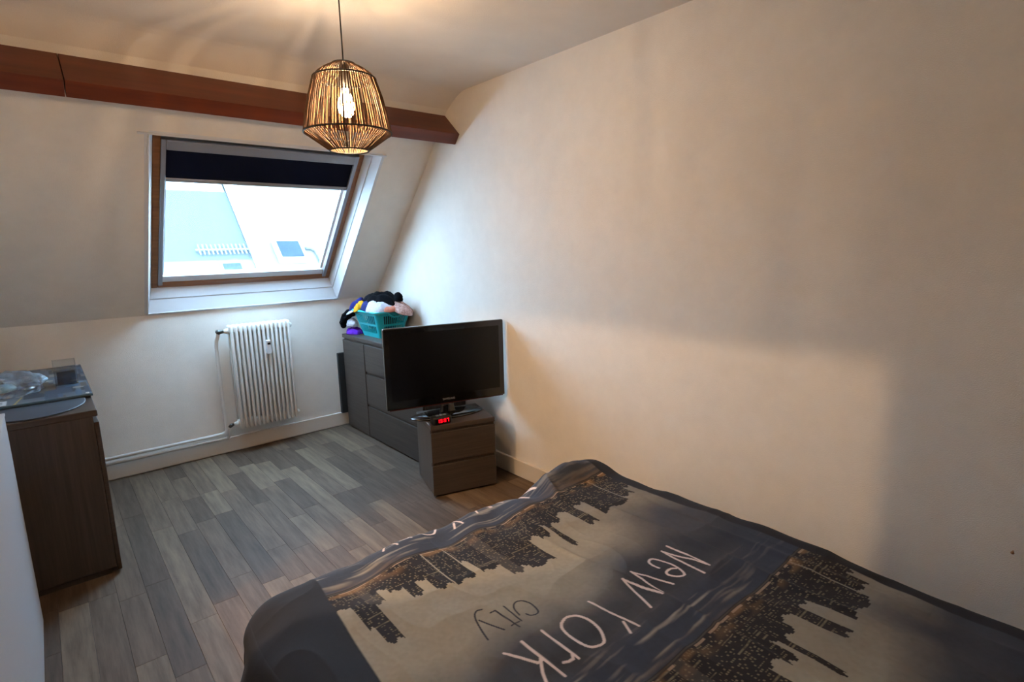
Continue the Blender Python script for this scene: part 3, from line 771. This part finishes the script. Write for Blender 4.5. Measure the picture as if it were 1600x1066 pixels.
# duvet: cloth unrolled over the mattress, with the city print in a colour attribute
TX0, TX1, TY1 = -1.765, -.555, -2.88        # edges of the flat top (left, right, foot)
RD = .11                                   # roll radius over the edges
xs = np.concatenate([np.arange(-2.22, -1.86, .006), np.arange(-1.86, -.38, .0021), np.arange(-.38, -.20, .006)])
ys = np.concatenate([np.arange(-2.45, -2.60, -.006), np.arange(-2.60, -4.36, -.0022), np.arange(-4.36, -4.84, -.02)])
X, Y = np.meshgrid(xs, ys)
ox = np.where(X < TX0, X - TX0, np.where(X > TX1, X - TX1, 0)); oy = np.where(Y > TY1, Y - TY1, 0)
Dd = np.sqrt(ox ** 2 + oy ** 2) + 1e-9
ang = np.minimum(Dd / RD, math.pi / 2)
hor = RD * np.sin(ang); drop = RD * (1 - np.cos(ang)) + np.maximum(Dd - RD * math.pi / 2, 0)
PX = np.clip(X, TX0, TX1) + ox / Dd * hor
PY = np.minimum(Y, TY1) + oy / Dd * hor
flare = np.maximum(Dd - RD * math.pi / 2, 0)
PX += ox / Dd * flare * .06; PY += oy / Dd * flare * .06
top = np.exp(-(Dd / .10) ** 2)
z = .535 - drop
z += .016 * vnoise(X * 2.2, Y * 2.2, 1) + .008 * vnoise(X * 5, Y * 4, 2) + .0032 * vnoise(X * 16, Y * 12, 3) + .0045 * vnoise(X * 9 + Y * 3, Y * 7 - X * 4, 9) * (.5 + .5 * vnoise(X * 2, Y * 2, 10))
rid = lambda fx_, fy_, sd, pw: (1 - np.abs(vnoise(X * fx_ + .4 * vnoise(X * 3, Y * 3, sd + 50), Y * fy_, sd))) ** pw
z += .0045 * rid(5.5, 1.9, 60, 4) + .003 * rid(3.0, 6.5, 61, 4) + .003 * rid(11, 6, 62, 3)
# long soft creases along the bed and ripples towards the foot
for cx_, am, wd in ((-.765, .006, .012), (-1.06, .005, .010), (-.64, .006, .015), (-1.50, .003, .02)):
    cxx = cx_ + .03 * vnoise(Y * 1.4, Y * 0 + cx_ * 9, 4)
    z += am * np.exp(-((X - cxx) / wd) ** 2) * (.4 + .6 * (vnoise(Y * 2.1, Y * 0 + 3, 5) > -.4))
z += .010 * np.exp(-((Y + 2.93) / .10) ** 2) * np.sin(X * 21 + 3 * vnoise(X * 3, Y * 3, 6))
# bunched fold at the foot near the wall
z += .050 * np.exp(-(((X + .70) / .14) ** 2 + ((Y + 2.86) / .07) ** 2)) - .030 * np.exp(-(((X + .88) / .05) ** 2 + ((Y + 2.86) / .08) ** 2))
z += .012 * np.exp(-(((X - Y * .35 + .0) - (-.80 + 2.9 * .35)) / .018) ** 2) * np.exp(-((Y + 2.92) / .09) ** 2)
# hanging folds on the drops
side = 1 - np.exp(-(np.maximum(Dd - .10, 0) / .10) ** 2)
fold = (.016 * np.sin((X + Y) * 24 + 2 * vnoise(X * 3, Y * 3, 7)) + .012 * vnoise(X * 9, Y * 9, 8)) * side
PX += fold * ox / Dd; PY += fold * oy / Dd
PX -= .03 * np.exp(-((Y + 3.05) / .25) ** 2) * (X < TX0) * np.minimum(Dd / .1, 1)
z = np.maximum(z, .05)

def srgb(c): return np.array(lin(c))
PER, WL = .76, -2.955                      # repeat of the print and its first waterline
V = np.mod(WL - Y, PER)                    # distance above the waterline within one repeat
Uc = X
nz1 = vnoise(X * 7, Y * 7, 21) * .5 + vnoise(X * 17, Y * 15, 22) * .3
nz2 = vnoise(X * 3.2, Y * 3.2, 23)
st = vnoise(X * 9, Y * 90, 24) * .6 + vnoise(X * 14, Y * 160, 25) * .4        # streaks along the waterline
beige, blue, dark, pale = srgb((156, 149, 135)), srgb((40, 49, 67)), srgb((20, 23, 33)), srgb((160, 155, 146))
def mix(a, b, t): t = np.clip(t, 0, 1)[..., None]; return a * (1 - t) + b * t
C_ = np.zeros(X.shape + (3,)); C_[:] = beige
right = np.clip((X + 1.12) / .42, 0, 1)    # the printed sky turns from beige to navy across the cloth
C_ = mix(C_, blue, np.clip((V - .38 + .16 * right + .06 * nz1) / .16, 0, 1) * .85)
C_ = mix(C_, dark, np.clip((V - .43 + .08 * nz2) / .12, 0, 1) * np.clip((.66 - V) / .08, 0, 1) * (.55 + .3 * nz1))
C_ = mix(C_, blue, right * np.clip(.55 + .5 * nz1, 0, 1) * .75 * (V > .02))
# printed streaked water below the next waterline
refl = np.clip((V - .62) / .05, 0, 1)
C_ = mix(C_, srgb((46, 55, 74)), refl * .85)
C_ = mix(C_, pale, refl * np.clip((st + .15 * nz2) * 1.5 - .1, 0, 1) * np.clip((.757 - V) / .03, 0, 1) * np.clip(.9 - .6 * right, .2, 1))
C_ = mix(C_, srgb((120, 100, 76)), np.clip((V - .70) / .05, 0, 1) * np.clip(nz2 + st * .6, 0, 1) * .6)
# skyline
BL = [(-1.72, -1.663, .085), (-1.668, -1.645, .20), (-1.655, -1.615, .275), (-1.625, -1.585, .13), (-1.60, -1.555, .075), (-1.56, -1.515, .105), (-1.52, -1.488, .165),
      (-1.50, -1.455, .115), (-1.458, -1.41, .185), (-1.405, -1.338, .197), (-1.335, -1.30, .115), (-1.315, -1.25, .20), (-1.252, -1.208, .262), (-1.215, -1.165, .245), (-1.19, -1.10, .277),
      (-1.105, -1.055, .150), (-1.06, -1.02, .175), (-1.025, -.985, .12), (-1.005, -.985, .262), (-.99, -.93, .135), (-.935, -.88, .10), (-.885, -.845, .225), (-.85, -.80, .11), (-.80, -.66, .215), (-.655, -.60, .185), (-.60, -.56, .14)]
bl_rng = np.random.default_rng(3)
for i, (x0, x1, h) in enumerate(BL):
    ph = bl_rng.uniform(0, 1); light = i in (12, 3)
    hh = h + .006 * np.round(np.sin((X - x0) / (x1 - x0) * 9 + ph * 6))     # stepped roof line
    ins = (X > x0) & (X < x1) & (V < hh) & (V > .004)
    base = srgb((64, 60, 60)) if light else srgb((24 + 9 * ph, 23 + 7 * ph, 30 + 6 * ph))
    C_[ins] = base
    ci = np.floor((X - x0) / .0062).astype(int); cj = np.floor(V / .0078).astype(int)
    hsh = np.mod(np.sin(ci * 12.9898 + cj * 78.233 + i * 37.7) * 43758.5453, 1)
    fxx = np.mod((X - x0) / .0062, 1); fyy = np.mod(V / .0078, 1)
    rowl = np.mod(np.sin(cj * 91.7 + i * 17.3) * 9371.3, 1)
    wmask = ins & (((hsh > .66) & (fxx < .6)) | ((rowl > .90) & (ph > .5))) & (fyy < .48) & (V < h - .012)
    C_[wmask] = srgb((122, 112, 92)) * (.45 + .6 * hsh[wmask][:, None])
# printed brown clutter at the foot of the buildings, printed bridge line
low = np.clip((.055 - V) / .05, 0, 1) * (V > 0) * (X < -.55)
C_ = mix(C_, srgb((150, 116, 78)), low * np.clip(vnoise(X * 26, V * 60, 31) * 1.2 + .25, 0, 1) * .8)
C_ = mix(C_, srgb((34, 33, 40)), ((V < .007) | (V > PER - .003)) * .85)
C_ = mix(C_, srgb((176, 150, 128)), (((V > .007) & (V < .012)) * (vnoise(X * 60, V * 0, 33) > -.2)) * .7)
# plain dark sewn border on the left; even dark strip along the wall side
brd = np.clip(((-1.683 + (Y + 2.83) * .085) - X) / .004 + .5, 0, 1)
C_ = mix(C_, srgb((26, 30, 41)), brd * 1.0)
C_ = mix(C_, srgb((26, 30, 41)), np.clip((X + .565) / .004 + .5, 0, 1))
# lettering
def smooth_line(p):
    if len(p) < 4: return p
    out = []
    for i in range(len(p) - 1):
        a, b, c, d = p[max(i - 1, 0)], p[i], p[i + 1], p[min(i + 2, len(p) - 1)]
        for k in range(5):
            t = k / 5
            out.append(tuple(.5 * (2 * b[j] + (c[j] - a[j]) * t + (2 * a[j] - 5 * b[j] + 4 * c[j] - d[j]) * t * t + (3 * b[j] - a[j] - 3 * c[j] + d[j]) * t ** 3) for j in (0, 1)))
    return out + [p[-1]]
def stroke(pts, wdt, col, shift):
    if len(pts) > 4: pts = smooth_line(pts)
    for (ax, ay), (bx, by) in zip(pts, pts[1:]):
        ay2, by2 = ay + shift, by + shift
        x0, x1 = min(ax, bx) - .02, max(ax, bx) + .02; y0, y1 = min(ay2, by2) - .02, max(ay2, by2) + .02
        i0, i1 = np.searchsorted(xs, (x0, x1)); j0, j1 = np.searchsorted(-ys, (-y1, -y0))
        if i1 <= i0 or j1 <= j0: continue
        sx_ = X[j0:j1, i0:i1]; sy_ = Y[j0:j1, i0:i1]
        dx_, dy_ = bx - ax, by2 - ay2; L2 = dx_ * dx_ + dy_ * dy_ + 1e-12
        t = np.clip(((sx_ - ax) * dx_ + (sy_ - ay2) * dy_) / L2, 0, 1)
        dist = np.hypot(sx_ - ax - t * dx_, sy_ - ay2 - t * dy_)
        k = np.clip((wdt - dist) / .0014 + .5, 0, 1)[..., None]
        C_[j0:j1, i0:i1] = C_[j0:j1, i0:i1] * (1 - k) + np.array(col) * k
WHT, DRK = srgb((222, 206, 202)), srgb((40, 42, 56))
letters = [
    ([(-.827, -3.433), (-.837, -3.578), (-.863, -3.440), (-.883, -3.590)], 1),
    ([(-.949, -3.489), (-.947, -3.465), (-.938, -3.447), (-.917, -3.447), (-.906, -3.488), (-.909, -3.527), (-.927, -3.556), (-.947, -3.550), (-.958, -3.527), (-.950, -3.514), (-.928, -3.513), (-.914, -3.522)], 1),
    ([(-.985, -3.558), (-1.017, -3.444), (-1.042, -3.564)], 1), ([(-1.051, -3.569), (-1.067, -3.453), (-1.116, -3.579)], 1),
    ([(-1.205, -3.452), (-1.194, -3.600)], 1), ([(-1.208, -3.565), (-1.229, -3.602)], 1),
    ([(-1.318, -3.464), (-1.294, -3.458), (-1.272, -3.472), (-1.262, -3.503), (-1.269, -3.541), (-1.287, -3.570), (-1.301, -3.579), (-1.325, -3.573), (-1.335, -3.551), (-1.336, -3.510), (-1.329, -3.478), (-1.318, -3.464)], 1),
    ([(-1.372, -3.452), (-1.375, -3.572)], 1), ([(-1.377, -3.555), (-1.385, -3.565), (-1.397, -3.564), (-1.408, -3.558)], 1),
    ([(-1.430, -3.444), (-1.432, -3.585)], 1), ([(-1.482, -3.443), (-1.463, -3.476), (-1.447, -3.518), (-1.432, -3.520)], 1), ([(-1.434, -3.512), (-1.459, -3.545), (-1.478, -3.580)], 1),
    ([(-1.369, -3.369), (-1.361, -3.339), (-1.342, -3.320), (-1.321, -3.323), (-1.313, -3.348), (-1.320, -3.382), (-1.331, -3.393), (-1.348, -3.388), (-1.353, -3.375)], 0),
    ([(-1.376, -3.315), (-1.381, -3.390)], 0), ([(-1.416, -3.311), (-1.404, -3.315), (-1.400, -3.405)], 0), ([(-1.410, -3.387), (-1.387, -3.388)], 0),
    ([(-1.423, -3.286), (-1.438, -3.281), (-1.454, -3.298), (-1.469, -3.342), (-1.480, -3.383)], 0), ([(-1.452, -3.311), (-1.430, -3.383)], 0)]
for sh in (0, PER - .045, -PER):
    for pts, wh in letters:
        stroke(pts, .0035 if wh else .0022, WHT if wh else DRK, sh)
C_ *= (1 + .06 * vnoise(X * 120, Y * 120, 41))[..., None]

ny2, nx2 = X.shape
idx = np.arange(nx2 * ny2).reshape(ny2, nx2)
q = np.stack([idx[:-1, :-1], idx[1:, :-1], idx[1:, 1:], idx[:-1, 1:]], -1).reshape(-1, 4)
me = bpy.data.meshes.new('duvet')
P = np.stack([PX, PY, z], -1).reshape(-1, 3).astype(np.float32)
me.vertices.add(len(P)); me.vertices.foreach_set('co', P.ravel())
me.loops.add(q.size); me.loops.foreach_set('vertex_index', q.astype(np.int32).ravel())
me.polygons.add(len(q)); me.polygons.foreach_set('loop_start', np.arange(0, q.size, 4, dtype=np.int32))
me.update(calc_edges=True)
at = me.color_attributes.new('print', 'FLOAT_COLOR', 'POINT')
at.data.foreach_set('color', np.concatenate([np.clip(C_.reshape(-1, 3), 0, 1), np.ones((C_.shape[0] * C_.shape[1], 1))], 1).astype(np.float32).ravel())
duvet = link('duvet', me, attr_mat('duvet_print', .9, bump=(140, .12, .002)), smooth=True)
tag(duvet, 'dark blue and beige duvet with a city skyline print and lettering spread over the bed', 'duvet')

# small nail in the right wall above the bed
tube('wall_nail', [(.004, -4.122, .484), (-.010, -4.122, .482), (-.012, -4.122, .482)], [.0025, .0025, .005], M['pine'])
tag(bpy.data.objects['wall_nail'], 'small brown nail in the bare wall above the bed', 'nail')
